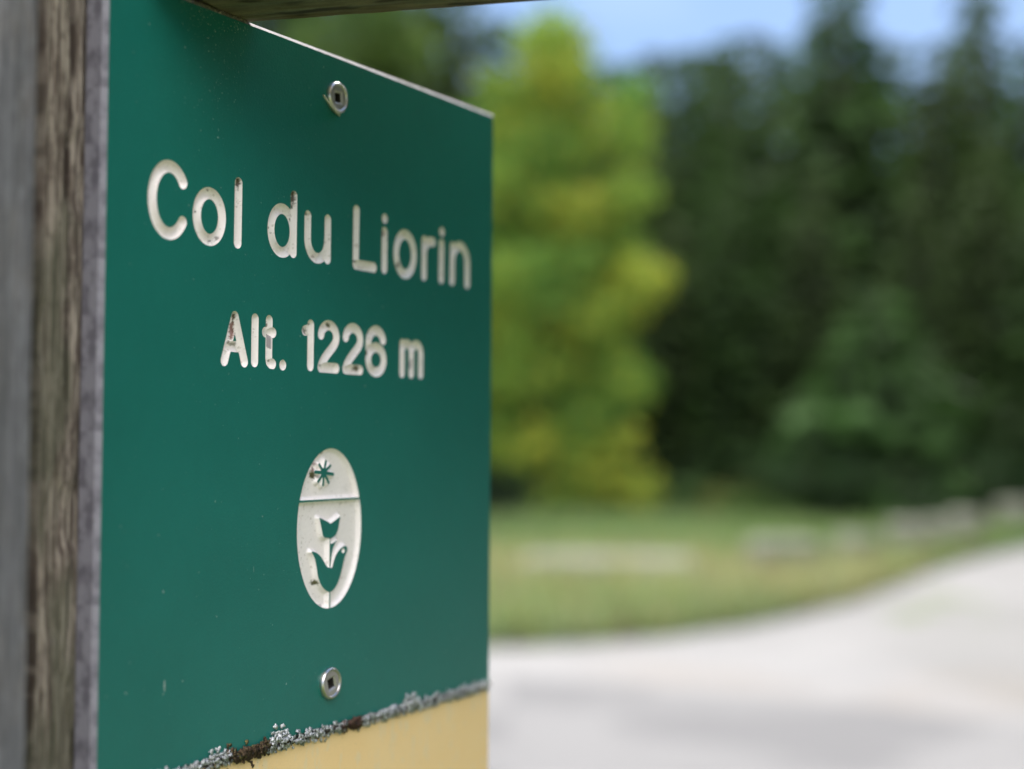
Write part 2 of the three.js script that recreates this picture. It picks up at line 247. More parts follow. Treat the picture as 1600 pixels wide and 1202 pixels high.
{ // grass
  const R = rng(91), bl = { pos: [], idx: [] };
  for (let k = 0; k < 7; k++) { const a = R() * 6.28, h = 0.12 + 0.14 * R(), w = 0.012, lx = Math.cos(a) * h * 0.5, lz = Math.sin(a) * h * 0.5, ox = (R() - 0.5) * 0.14, oz = (R() - 0.5) * 0.14, b = bl.pos.length / 3, sx = -Math.sin(a) * w, sz = Math.cos(a) * w; bl.pos.push(ox - sx, 0, oz - sz, ox + sx, 0, oz + sz, ox + lx * 0.4 + sx * 0.8, h * 0.6, oz + lz * 0.4 + sz * 0.8, ox + lx, h, oz + lz); bl.idx.push(b, b + 1, b + 2, b, b + 2, b + 3); }
  const g = geo(bl.pos, bl.idx), N = 52000, m = new THREE.InstancedMesh(g, new THREE.MeshPhysicalMaterial({ color: rgb(1, 1, 1), roughness: 0.9, transmission: 0.3, thickness: 0, side: THREE.DoubleSide }), N), q = new THREE.Matrix4(), e = new THREE.Euler(), c = new THREE.Color();
  const ePts = edgeCurve.getPoints(900), edgeZ = (x) => { let best = -99; for (let i = 1; i < ePts.length; i++) if (ePts[i - 1].x <= x && ePts[i].x > x) { best = lerp(ePts[i - 1].z, ePts[i].z, (x - ePts[i - 1].x) / (ePts[i].x - ePts[i - 1].x)); break; } return best; };
  let n = 0; for (; n < 6000; n++) { const a = R() * 6.283, r = 3.4 * Math.sqrt(R()), s = 0.6 + 0.7 * R(); q.makeRotationFromEuler(e.set(0, R() * 6.28, 0)); q.scale(new THREE.Vector3(s, s, s)); q.setPosition(-0.3 + Math.cos(a) * r, 0, Math.sin(a) * r); m.setMatrixAt(n, q); m.setColorAt(n, c.setRGB(0.12 + 0.06 * R(), 0.19 + 0.07 * R(), 0.05)); }
  while (n < N) {
    const x = -5 + 17 * R(), z = edgeZ(x) + 0.06 - Math.pow(R(), 1.4) * 15; if (z < -30) continue;
    const s = 0.5 + 0.8 * R(); q.makeRotationFromEuler(e.set(0, R() * 6.28, 0)); q.scale(new THREE.Vector3(s, s * (0.6 + 0.6 * R()), s)); q.setPosition(x, 0, z); m.setMatrixAt(n, q);
    const p = (0.5 + 0.5 * step(0.42, 0.62, fbm(x * 0.5 + 4, z * 0.35, 0, 3))) * step(-19.5, -16, z), t = [...mix3([0.145, 0.23, 0.06], [0.295, 0.31, 0.125], clamp(p + 0.4 * (R() - 0.5)))]; m.setColorAt(n, c.setRGB(...t.map((v) => v * (0.8 + 0.4 * R())))); n++;
  }
  m.name = 'grass'; m.castShadow = m.receiveShadow = true; tag(m, 'short meadow grass between the gravel verge and the forest', 'grass', null, 'stuff'); scene.add(m);
}
{ // pale limestone blocks and a long slab in the meadow
  const stoneTex = tex(256, 256, (i, j) => { const n = fbm(i / 30, j / 30, 0, 4), f = hash(i, j, 2); return mix3([0.11, 0.12, 0.08], [0.20, 0.205, 0.155], n).map((q) => q * (0.8 + 0.4 * f)); });
  const sMat = std({ map: stoneTex, roughness: 0.95 });
  function stone(seed, w, h, d) {
    const g = new RoundedBoxGeometry(w, h, d, 5, Math.min(w, h, d) * 0.22), p = g.attributes.position;
    for (let i = 0; i < p.count; i++) { const x = p.getX(i), y = p.getY(i), z = p.getZ(i), k = 1 + 0.3 * (fbm(x * 2.4 + seed, y * 2.4 + 5, z * 2.4 + 9, 4) - 0.5); p.setXYZ(i, x * k, y * k + h * 0.46, z * k * (1 + 0.1 * (vn(y * 6 + seed, x * 6) - 0.5))); }
    g.computeVertexNormals(); return g;
  }
  const G = null;
  for (const [x, z, w, h, d, turn, nm, label, cat] of [
    [1.0, -15.3, 1.75, 0.26, 1.1, -0.05, 'stone_slab', 'long low pale stone slab lying in the meadow beyond the gravel', 'slab'],
    [2.92, -15.9, 0.72, 0.42, 0.5, 0.2, 'boulder', 'biggest pale limestone block, nearest of the row along the meadow', 'boulder'],
    [3.93, -16.9, 0.42, 0.42, 0.4, 0.4, 'boulder', 'second pale limestone block from the left in the meadow row', 'boulder'],
    [4.75, -17.9, 0.34, 0.5, 0.4, 0.1, 'boulder', 'upright pale limestone block in the middle of the meadow row', 'boulder'],
    [5.32, -18.6, 0.26, 0.5, 0.35, 0.5, 'boulder', 'thin upright pale limestone block just right of the middle of the row', 'boulder'],
    [5.87, -19.2, 0.38, 0.55, 0.4, 0.2, 'boulder', 'pale limestone block at the right end of the close row', 'boulder'],
    [7.7, -22.6, 0.6, 0.55, 0.45, 0.3, 'boulder', 'pale limestone block standing alone by the right margin', 'boulder'],
  ]) { const o = mesh(nm, stone(x * 3.3, w, h, d), sMat); o.position.set(x, 0, z); o.rotation.y = turn; tag(o, label, cat, G); }
}

// ------------------------------------------------------------------ engraving: contours of a distance function
// f < 0 inside. Returns the triangulated inside and the closed contour loops (shared vertices).
function march(f, x0, y0, x1, y1, h) {
  const nx = Math.ceil((x1 - x0) / h), ny = Math.ceil((y1 - y0) / h), V = new Float32Array((nx + 1) * (ny + 1));
  for (let j = 0; j <= ny; j++) for (let i = 0; i <= nx; i++) { let v = f(x0 + i * h, y0 + j * h); if (Math.abs(v) < 1e-4) v = 1e-4; V[j * (nx + 1) + i] = v; }
  const pts = [], edge = [], map = new Map(), idx = [], next = new Map();
  const corner = (i, j) => { const k = 'c' + i + ',' + j; if (!map.has(k)) { map.set(k, pts.length); pts.push([x0 + i * h, y0 + j * h]); edge.push(false); } return map.get(k); };
  const cross = (i, j, a, b) => { const k = i < a || j < b ? i + ',' + j + ',' + a + ',' + b : a + ',' + b + ',' + i + ',' + j; if (!map.has(k)) { const p = V[j * (nx + 1) + i], q = V[b * (nx + 1) + a], t = p / (p - q); map.set(k, pts.length); pts.push([x0 + h * lerp(i, a, t), y0 + h * lerp(j, b, t)]); edge.push(true); } return map.get(k); };
  for (let j = 0; j < ny; j++) for (let i = 0; i < nx; i++) {
    const c = [[i, j], [i + 1, j], [i + 1, j + 1], [i, j + 1]], s = c.map(([a, b]) => V[b * (nx + 1) + a] < 0); if (!s.some(Boolean)) continue;
    const poly = [], exits = [];
    for (let k = 0; k < 4; k++) { const n = (k + 1) % 4; if (s[k]) poly.push(corner(...c[k])); if (s[k] !== s[n]) { const e = cross(...c[k], ...c[n]); poly.push(e); exits.push([e, s[k]]); } }
    for (let k = 0; k < exits.length; k++) if (exits[k][1]) next.set(exits[k][0], exits[(k + 1) % exits.length][0]);
    for (let k = 1; k < poly.length - 1; k++) idx.push(poly[0], poly[k], poly[k + 1]);
  }
  const loops = [], seen = new Set();
  for (const start of next.keys()) { if (seen.has(start)) continue; const l = []; let k = start; while (k !== undefined && !seen.has(k)) { seen.add(k); l.push(pts[k]); k = next.get(k); } if (l.length > 3) loops.push(l); }
  return { pts, edge, idx, loops };
}
const area = (l) => { let s = 0; for (let i = 0; i < l.length; i++) { const a = l[i], b = l[(i + 1) % l.length]; s += a[0] * b[1] - b[0] * a[1]; } return s / 2; };
const inPoly = ([x, y], l) => { let c = false; for (let i = 0, j = l.length - 1; i < l.length; j = i++) if ((l[i][1] > y) !== (l[j][1] > y) && x < (l[j][0] - l[i][0]) * (y - l[i][1]) / (l[j][1] - l[i][1]) + l[i][0]) c = !c; return c; };
const segD = (x, y, a, b) => { const dx = b[0] - a[0], dy = b[1] - a[1], t = clamp(((x - a[0]) * dx + (y - a[1]) * dy) / (dx * dx + dy * dy || 1)); return Math.hypot(x - a[0] - t * dx, y - a[1] - t * dy); };
const lineD = (x, y, L) => { if (L.length === 1) return Math.hypot(x - L[0][0], y - L[0][1]); let m = 1e9; for (let i = 1; i < L.length; i++) m = Math.min(m, segD(x, y, L[i - 1], L[i])); return m; };
const arc = (cx, cy, rx, ry, a0, a1, n = 40) => Array.from({ length: n + 1 }, (_, i) => { const a = (a0 + (a1 - a0) * i / n) * Math.PI / 180; return [cx + rx * Math.cos(a), cy + ry * Math.sin(a)]; });

// strokes of every letter, in mm on the plaque (x along it, y from the camera's height)
const T2 = (dx) => [[...arc(86.45 + dx, 27.15, 3.6, 3.25, 172, -22), [89.2 + dx, 25.1], [87.9 + dx, 23.9], [86.1 + dx, 22.4], [84.6 + dx, 21.0], [83.5 + dx, 19.7], [82.9 + dx, 18.45]], [[82.9 + dx, 18.4], [90.15 + dx, 18.4]]];
const dot = (x, y) => [[x, y]];
const TEXT = [
  ['C', 1.52, [arc(21.0, 56.7, 5.95, 8.25, 36, 324, 70)]], ['o', 1.52, [arc(35.72, 54.55, 4.75, 5.92, 0, 360, 70)]], ['l', 1.5, [[[46.8, 64.75], [46.7, 49.15]]]],
  ['d', 1.46, [[[69.95, 64.7], [69.9, 49.15]], arc(64.95, 54.62, 4.75, 5.9, 0, 360, 70)]], ['u', 1.48, [[[76.22, 60.15], [76.2, 54.2], ...arc(80.75, 54.0, 4.55, 5.2, 180, 360, 40), [85.35, 54.5]], [[85.42, 60.2], [85.42, 49.1]]]],
  ['L', 1.5, [[[99.15, 64.8], [99.05, 49.0]], [[99.05, 48.98], [108.15, 48.98]]]], ['i', 1.5, [[[113.65, 60.25], [113.65, 49.15]], dot(113.65, 64.2)]], ['o', 1.5, [arc(124.75, 54.75, 4.85, 6.05, 0, 360, 70)]],
  ['r', 1.5, [[[135.45, 60.3], [135.4, 49.15]], [[135.45, 56.8], [136.0, 58.6], [137.1, 59.8], [138.6, 60.3], [140.4, 60.35]]]], ['i', 1.5, [[[145.55, 60.4], [145.45, 49.15]], dot(145.65, 64.2)]],
  ['n', 1.5, [[[152.05, 60.35], [152.0, 49.15]], [[152.05, 55.2], ...arc(156.65, 55.4, 4.6, 5.5, 180, 0, 36), [161.3, 49.0]]]],
  ['A', 1.42, [[[46.05, 29.95], [42.15, 18.35]], [[46.05, 29.95], [50.05, 18.35]], [[43.5, 22.15], [48.6, 22.15]]]], ['l', 1.45, [[[54.17, 29.9], [54.15, 18.6]]]],
  ['t', 1.42, [[[60.0, 29.95], [59.98, 19.9], [60.2, 18.9], [60.8, 18.45], [61.65, 18.38]], [[58.45, 26.68], [61.6, 26.72]]]], ['full_stop', 1.47, [dot(65.95, 18.25)]],
  ['one', 1.46, [[[78.12, 30.0], [78.15, 18.55]], [[75.6, 28.25], [77.6, 28.6]]]], ['two', 1.46, T2(0)], ['two', 1.46, T2(11.68)],
  ['six', 1.46, [[...arc(109.75, 26.6, 3.85, 3.85, 18, 180), [105.9, 21.9]], arc(109.85, 21.8, 3.95, 3.65, 0, 360, 60)]],
  ['m', 1.42, [[[123.65, 27.4], [123.65, 18.4]], [[123.65, 24.6], ...arc(126.2, 24.8, 2.55, 2.65, 180, 0, 20), [128.75, 18.4]], [[128.75, 24.6], ...arc(131.4, 24.8, 2.6, 2.65, 180, 0, 20), [134.02, 18.4]]]],
];
// brown dirt and bare patches inside the engraving: [x, y, rx, ry, strength, colour]
const DIRT = [0.10, 0.075, 0.05], RED = [0.22, 0.11, 0.085], MOSS = [0.09, 0.085, 0.035], GREY = [0.30, 0.26, 0.27];
const STAINS = [[46.5, 64.6, 0.9, 1.6, 1, DIRT], [69.6, 64.4, 1.1, 2.4, 1, DIRT], [69.3, 61.6, 0.5, 0.9, 0.9, DIRT], [68.6, 58.0, 0.35, 0.6, 1, DIRT], [75.6, 60.6, 0.7, 0.5, 0.8, DIRT], [35.0, 61.1, 0.6, 0.35, 0.8, DIRT], [30.4, 55.0, 0.35, 0.5, 1, DIRT], [38.6, 49.3, 0.9, 0.6, 0.7, DIRT], [36.2, 48.4, 0.6, 0.4, 0.7, DIRT], [59.4, 54.6, 0.3, 0.3, 1, DIRT], [60.2, 53.4, 0.25, 0.3, 0.9, DIRT], [79.2, 49.0, 1.2, 0.4, 0.6, RED], [99.0, 49.9, 0.9, 0.4, 0.8, DIRT], [113.4, 59.6, 0.7, 1.3, 0.75, RED], [121.2, 51.0, 1.0, 1.2, 0.8, DIRT], [124.6, 61.0, 0.8, 0.5, 0.5, MOSS],
  [45.6, 29.9, 0.9, 1.0, 1, DIRT], [45.4, 28.2, 0.5, 0.8, 1, DIRT], [44.9, 25.9, 0.95, 2.0, 1.4, RED], [43.7, 23.2, 0.8, 0.5, 0.8, MOSS], [45.2, 22.7, 2.0, 0.45, 0.6, MOSS], [59.2, 28.6, 0.35, 0.6, 0.8, DIRT], [60.3, 19.2, 0.6, 0.4, 0.7, DIRT], [77.5, 30.2, 0.4, 0.4, 0.8, DIRT], [75.5, 28.0, 0.9, 0.8, 0.7, DIRT], [86.3, 30.4, 1.1, 0.55, 1.2, MOSS], [82.9, 18.9, 0.8, 0.5, 0.6, DIRT], [100.2, 18.7, 1.6, 0.85, 1.25, MOSS], [105.3, 23.6, 0.8, 1.0, 1.1, MOSS], [128.75, 21.0, 0.8, 1.9, 0.8, GREY],
  [79.9, -11.6, 1.3, 1.5, 1.1, MOSS], [80.6, -8.6, 1.0, 0.7, 0.7, RED], [79.9, -10.0, 0.5, 0.7, 0.9, RED], [84.0, -5.4, 0.7, 0.6, 0.8, DIRT], [82.4, -12.2, 0.9, 0.6, 0.7, DIRT], [81.6, -41.6, 1.6, 0.7, 1.2, MOSS], [97.3, -46.0, 1.2, 0.7, 0.6, GREY], [83.0, -48.0, 2.2, 0.4, 0.7, GREY], [91.6, -30.0, 0.5, 0.25, 0.8, DIRT], [93.2, -20.2, 0.4, 0.3, 0.5, DIRT]];
const parallelogram = (x, y) => y < 26.2 - (x - 59.1) * 0.25 && y > 22.85 - (x - 59.3) * 0.4 && x > 59.1 && x < 61.05;
function engrave(x, y) {
  let c = [0.89, 0.83, 0.785].map((q) => q * (0.97 + 0.06 * vn(x * 1.7, y * 1.7)));
  const sp = vn(x * 3.1 + 7, y * 3.1) * vn(x * 1.1, y * 1.1 + 3); if (sp > 0.6) c = mix3(c, [0.4, 0.34, 0.26], 0.5);
  for (const [sx, sy, rx, ry, k, col] of STAINS) { const d = Math.hypot((x - sx) / rx, (y - sy) / ry); if (d < 1.8) c = mix3(c, col, clamp(k) * step(0.95, 0.55, d * (0.2 + 1.7 * (1 - fbm(x * 2.2 + sx, y * 2.2, 0, 3))) / Math.max(1, k) * 0.92)); }
  if (parallelogram(x, y)) c = mix3(c, GREY, 0.95);
  return c;
}

// ------------------------------------------------------------------ the green plaque
{
  const P = signThing('green_plaque', 0, -83, 0), X1 = 177.3, YT = 107.0, YB = -82.2, CH = 1.15, TH = 6;
  // finish: fine orange-peel, dust specks, a few scratches
  const Rr = rng(3), specks = [];
  const add = (x, y, rx, ry, k, rot = 0) => specks.push([x, y, rx, ry, k, Math.cos(rot), Math.sin(rot)]);
  for (let i = 0; i < 760; i++) { const x = Rr() * 177, y = -82 + Rr() * 189, s = 0.07 + 0.16 * Rr() * Rr(); add(x, y, s, s * (1 + Rr()), 0.1 + 0.55 * Rr() * Rr(), Rr() * 3); }
  for (let i = 0; i < 240; i++) { const x = 24 + 26 * Rr(), y = 106.5 - 26 * Math.pow(Rr(), 1.6), s = 0.07 + 0.16 * Rr() * Rr(); add(x, y, s, s * (1 + Rr()), 0.12 + 0.5 * Rr() * Rr(), Rr() * 3); }
  for (let i = 0; i < 70; i++) { const y = 70 + 34 * Rr(), s = 0.06 + 0.1 * Rr(); add(38.5 + (Rr() - 0.5) * 5, y, s, s, 0.4 * Rr()); }
  for (const [x, y, rx, ry, k] of [[38.4, 75.1, 0.22, 0.25, 0.8], [38.6, 77.1, 0.15, 0.32, 0.6], [21.9, -61.6, 0.3, 1.5, 0.6], [21.5, -63.6, 0.25, 0.2, 0.5], [21.0, -38.7, 0.2, 0.4, 0.7], [28.3, -61.3, 0.25, 0.25, 0.5], [54.9, -35.9, 0.1, 0.9, 0.45], [39.4, -17.6, 0.2, 0.3, 0.5], [73.4, 26.5, 0.2, 0.25, 0.6], [104.3, 13.8, 0.25, 0.4, 0.4], [28, 56.3, 0.3, 0.3, 0.25]]) add(x, y, rx, ry, k);
  const N = 2048, bins = new Map(), cell = 4; for (const s of specks) for (let a = -1; a <= 1; a++) for (let b = -1; b <= 1; b++) { const k = (Math.floor(s[0] / cell) + a) + ',' + (Math.floor(s[1] / cell) + b); (bins.get(k) ?? bins.set(k, []).get(k)).push(s); }
  const map = tex(N, N, (i, j) => {
    const x = i / N * 180 - 1.5, y = j / N * 192.5 - 84, f = hash(i, j, 1), f2 = hash(i >> 1, j >> 1, 2), n = vn(x * 0.05, y * 0.05) * 0.6 + vn(x * 0.4, y * 0.25) * 0.4;
    let c = mix3([0.0075, 0.138, 0.108], [0.0095, 0.155, 0.122], n); const k = 0.86 + 0.16 * f + 0.12 * f2; c = c.map((q) => q * k);
    for (const [sx, sy, rx, ry, s, co, si] of bins.get(Math.floor(x / cell) + ',' + Math.floor(y / cell)) ?? []) { const dx = x - sx, dy = y - sy, a = (dx * co + dy * si) / rx, b = (-dx * si + dy * co) / ry, q = a * a + b * b; if (q < 1) c = mix3(c, [0.55, 0.6, 0.55], s * (0.5 + 0.5 * f2)); }
    return c;
  });
  const peel = tex(512, 512, (i, j) => { const x = i / 8, y = j / 8; return 0.55 * vn(x, y) + 0.3 * vn(x * 2.3, y * 2.3) + 0.15 * hash(i, j); }, false);
  peel.repeat.set(180 / 26, 192 / 26);
  const green = new THREE.MeshPhysicalMaterial({ map, bumpMap: peel, bumpScale: 0.00004, roughness: 0.36, ior: 1.45, side: THREE.DoubleSide });
  const core = std({ map: tex(256, 512, (i, j) => { const x = i / 16, y = j / 16, n = fbm(x * 0.5, y * 0.35, 0, 4), f = hash(i, j, 6); return mix3([0.165, 0.155, 0.18], [0.30, 0.288, 0.32], step(0.3, 0.7, n)).map((q) => q * (0.85 + 0.3 * f)); }), roughness: 0.7 });
  const white = new THREE.MeshStandardMaterial({ vertexColors: true, roughness: 0.42, side: THREE.DoubleSide });
  const uvOf = (x, y) => [(x + 1.5) / 180, (y + 84) / 192.5];
  // engraved letters, each a groove of its own cut through the green layer
  const holes = [], islands = [];
  for (const [name, r, strokes] of TEXT) {
    const all = strokes.flat(), f = (x, y) => { let m = 1e9; for (const L of strokes) m = Math.min(m, lineD(x, y, L)); return m - r; };
    const x0 = Math.min(...all.map((p) => p[0])) - r - 0.5, x1 = Math.max(...all.map((p) => p[0])) + r + 0.5, y0 = Math.min(...all.map((p) => p[1])) - r - 0.5, y1 = Math.max(...all.map((p) => p[1])) + r + 0.5;
    const M = march(f, x0, y0, x1, y1, 0.2), pos = [], col = [];
    M.pts.forEach(([x, y], i) => { const d = f(x, y) + r, q = M.edge[i] ? 0 : -0.15 - 1.45 * Math.sqrt(Math.max(0, 1 - (d / r) * (d / r))); pos.push(x, y, q); col.push(...engrave(x + q, y + q * 0.004 * y)); });
    P.part('letter', geo(pos, M.idx, null, col), white);
    const outer = M.loops.slice().sort((a, b) => Math.abs(area(b)) - Math.abs(area(a)));
    for (const l of outer) { if (outer.some((o) => o !== l && Math.abs(area(o)) > Math.abs(area(l)) && inPoly(l[0], o))) islands.push([l]); else holes.push(l); }
  }
  { // the oval emblem: a pocket with a star, a flower and a bird left standing in green
    const spline = (p) => new THREE.CatmullRomCurve3(p.map(([x, y]) => new THREE.Vector3(x, y, 0)), true, 'centripetal').getPoints(p.length * 4).map((v) => [v.x, v.y]);
    const polyD = (x, y, l) => { let m = 1e9; for (let i = 0; i < l.length; i++) m = Math.min(m, segD(x, y, l[i], l[(i + 1) % l.length])); return inPoly([x, y], l) ? -m : m; };
    const tulip = [[83.1, -23.65], [84.3, -24.0], [85.8, -24.5], [87.2, -25.0], [88.35, -25.55], [89.6, -25.05], [91.3, -24.4], [93.05, -23.55], [92.65, -25.0], [92.1, -27.0], [91.6, -28.0], [90.9, -28.85], [89.5, -29.5], [88.2, -29.65], [85.7, -29.4], [84.9, -28.8], [84.5, -27.8], [83.9, -26.0]];
    const leafP = [[88.2, -31.3], [89.3, -31.15], [90.4, -30.75], [91.8, -30.2], [90.6, -31.2], [89.7, -32.4], [89.2, -33.8], [88.9, -35.4], [88.5, -37.4], [88.2, -37.4]];
    const bird = spline([[79.7, -32.85], [82.0, -33.3], [84.0, -34.5], [85.6, -36.1], [86.9, -37.4], [88.2, -38.0], [89.35, -37.8], [89.85, -36.6], [90.7, -35.0], [92.0, -33.6], [93.6, -32.65], [95.2, -32.2], [96.4, -32.7], [96.6, -33.5], [95.9, -34.5], [95.15, -35.8], [94.3, -38.3], [93.2, -40.7], [92.1, -42.5], [90.7, -43.9], [89.4, -44.6], [88.2, -44.7], [86.5, -44.15], [84.9, -43.1], [83.6, -41.5], [82.6, -39.5], [82.1, -37.4], [81.5, -35.5], [80.6, -33.9]]);
    const sc = [84.95, -11.1], tips = [[85.8, -7.95], [87.9, -9.2], [89.3, -11.65], [87.25, -13.9], [84.65, -14.5], [82.4, -13.5], [80.95, -10.85], [82.8, -8.85]];
    const isle = (x, y) => {
      let m = Math.hypot(x - sc[0], y - sc[1]) - 1.35; for (const t of tips) m = Math.min(m, segD(x, y, sc, t) - 0.47);
      m = Math.min(m, Math.abs(y + 18.82 + 0.05 * (vn(x * 1.5, 3) - 0.5)) - 0.27, polyD(x, y, tulip), segD(x, y, [88.2, -29], [88.25, -38]) - 0.2, polyD(x, y, leafP), segD(x, y, [88.35, -44], [88.35, -52]) - 0.27);
      return Math.min(m, Math.max(polyD(x, y, bird), 0.72 - Math.hypot(x - 94.5, y + 33.5)));
    };
    const f = (x, y) => { const q = Math.hypot((x - 88.1) / 15.05, (y + 26.8) / 22.45), e = (q - 1) * q * 15 / Math.max(0.3, Math.hypot((x - 88.1) / 15.05, (y + 26.8) / 22.45 * 0.67)); return Math.max(e, -isle(x, y)); };
    const M = march(f, 72, -50, 104, -3.5, 0.2);
    const segs = []; for (const l of M.loops) for (let i = 0; i < l.length; i++) segs.push([l[i], l[(i + 1) % l.length]]);
    const bin = new Map(), key = (x, y) => Math.floor(x / 1.2) + ',' + Math.floor(y / 1.2);
    for (const s of segs) { const k = key(...s[0]); (bin.get(k) ?? bin.set(k, []).get(k)).push(s); }
    const dist = (x, y) => { let m = 1.15; const a = Math.floor(x / 1.2), b = Math.floor(y / 1.2); for (let i = -1; i <= 1; i++) for (let j = -1; j <= 1; j++) for (const s of bin.get((a + i) + ',' + (b + j)) ?? []) m = Math.min(m, segD(x, y, ...s)); return m; };
    // upper and lower fields are cut apart by the green bar; every connected piece is one part
    const root = M.pts.map((_, i) => i), find = (i) => { while (root[i] !== i) i = root[i] = root[root[i]]; return i; };
    for (let i = 0; i < M.idx.length; i += 3) { root[find(M.idx[i])] = find(M.idx[i + 1]); root[find(M.idx[i + 1])] = find(M.idx[i + 2]); }
    const sets = new Map(); for (let i = 0; i < M.idx.length; i += 3) { const k = find(M.idx[i]); (sets.get(k) ?? sets.set(k, []).get(k)).push(M.idx[i], M.idx[i + 1], M.idx[i + 2]); }
    for (const tri of sets.values()) {
      const re = new Map(), pos = [], col = [], ix = tri.map((k) => { if (!re.has(k)) { const [x, y] = M.pts[k]; re.set(k, re.size); const q = M.edge[k] ? 0 : -0.12 - 1.15 * Math.sin(Math.min(1, dist(x, y) / 1.1) * Math.PI / 2); pos.push(x, y, q); col.push(...engrave(x + q, y + q * 0.004 * y)); } return re.get(k); });
      P.part('emblem_field', geo(pos, ix, null, col), white);
    }
    const L = M.loops.map((l) => ({ l, a: Math.abs(area(l)) })).sort((a, b) => b.a - a.a);
    const depth = L.map((q, i) => L.slice(0, i).filter((o) => inPoly(q.l[0], o.l)).length);
    L.forEach((q, i) => { if (depth[i] % 2 === 0 && depth[i] === 0) holes.push(q.l); else if (depth[i] === 1) islands.push([q.l, ...L.filter((o, k) => depth[k] === 2 && inPoly(o.l[0], q.l)).map((o) => o.l)]); });
  }
  const toPath = (l, C) => new C(l.map(([x, y]) => new THREE.Vector2(x, y)));
  const face = toPath([[0, YB], [X1, YB], [X1, YT], [0, YT]], THREE.Shape); for (const [x, y] of [[88.55, 95.5], [88.5, -70.3]]) holes.push(arc(x, y, 4.2, 4.2, 0, 360 - 360 / 40, 39));
  for (const h of holes) face.holes.push(toPath(h, THREE.Path));
  const fg = new THREE.ShapeGeometry([face, ...islands.map(([o, ...h]) => { const s = toPath(o, THREE.Shape); for (const q of h) s.holes.push(toPath(q, THREE.Path)); return s; })]);
  { const p = fg.attributes.position, uv = fg.attributes.uv; for (let i = 0; i < p.count; i++) uv.setXY(i, ...uvOf(p.getX(i), p.getY(i))); }
  P.part('green_face', fg, green);
  { // bevelled edge, sides and back of the grey core
    const ring = (o, z) => [[-o, YB - o * 0.55], [X1 + o, YB - o * 0.55], [X1 + o, YT + o], [-o, YT + o]].map(([x, y]) => [x, y, z]), rings = [ring(0, 0), ring(CH, -CH), ring(CH, -TH)], pos = [], uv = [];
    const quad = (a, b, c, d, u) => { for (const q of [a, b, c, a, c, d]) { pos.push(...q); uv.push(...u(q)); } };
    for (let r = 0; r < 2; r++) for (let k = 0; k < 4; k++) { const n = (k + 1) % 4; quad(rings[r][k], rings[r + 1][k], rings[r + 1][n], rings[r][n], (q) => k % 2 ? [q[2] / 20, q[1] / 40] : [q[2] / 20, q[0] / 40]); }
    quad(rings[2][1], rings[2][0], rings[2][3], rings[2][2], (q) => [q[0] / 40, q[1] / 40]);
    P.part('core_edge', geo(pos, null, uv), core);
  }
  // two steel screws with square sockets
  const steel = new THREE.MeshStandardMaterial({ color: rgb(0.62, 0.6, 0.57), metalness: 1, roughness: 0.3, side: THREE.DoubleSide }), dull = new THREE.MeshStandardMaterial({ color: rgb(0.42, 0.40, 0.375), metalness: 0.65, roughness: 0.42, side: THREE.DoubleSide }), socketDark = std({ color: rgb(0.03, 0.025, 0.02), roughness: 0.9 });
  function screw(x, y, rot, label) {
    const s = new THREE.Group(); s.name = 'screw'; s.position.set(x * mm, (y + 83) * mm, 0); s.rotation.z = rot; tag(s, label); P.o.add(s);
    const prof = [[4.5, 0], [4.52, 0.5], [4.4, 0.95], [4.15, 1.25], [3.85, 1.33], [3.6, 1.22], [3.45, 1.0]].map(([r, z]) => new THREE.Vector2(r * mm, z * mm));
    const rim = new THREE.LatheGeometry(prof, 64); rim.rotateX(Math.PI / 2); mesh('rim', rim, steel, s);
    const disc = new THREE.Shape(); for (const [i, [p, q]] of arc(0, 0, 3.5, 3.5, 0, 352.5, 47).entries()) i ? disc.lineTo(p, q) : disc.moveTo(p, q); const a = 1.85; disc.holes.push(new THREE.Path([[-a, -a], [-a, a], [a, a], [a, -a]].map(([p, q]) => new THREE.Vector2(p, q))));
    const dg = new THREE.ShapeGeometry(disc, 32); dg.scale(mm, mm, mm); dg.translate(0, 0, 1.0 * mm); mesh('head', dg, dull, s);
    const lev = [[1.85, 1.0], [1.35, 0.62], [1.3, -1.6]], pos = [];
    for (let k = 0; k < 2; k++) for (let c = 0; c < 4; c++) { const q = (r, z, c) => { const [sx, sy] = [[-1, -1], [1, -1], [1, 1], [-1, 1]][c % 4]; return [sx * r * mm, sy * r * mm, z * mm]; }; const A = q(...lev[k], c), B = q(...lev[k], c + 1), C = q(...lev[k + 1], c + 1), D = q(...lev[k + 1], c); pos.push(...A, ...B, ...C, ...A, ...C, ...D); }
    mesh('socket', geo(pos.slice(0, 72)), dull, s);
    mesh('socket_wall', geo(pos.slice(72)), socketDark, s);  // socket walls and floor in a near-black brown
    const bt = new THREE.PlaneGeometry(2.6 * mm, 2.6 * mm); bt.translate(0, 0, -1.58 * mm); mesh('socket_floor', bt, socketDark, s);
  }
  screw(88.55, 95.5, 0.06, 'upper screw, standing in the shade of the beam');
  screw(88.5, -70.3, 0.26, 'lower screw, brighter, just above the lichen seam');
  tag(P.o, 'dark green plaque engraved with white pass name, altitude and oval emblem', 'sign');
}
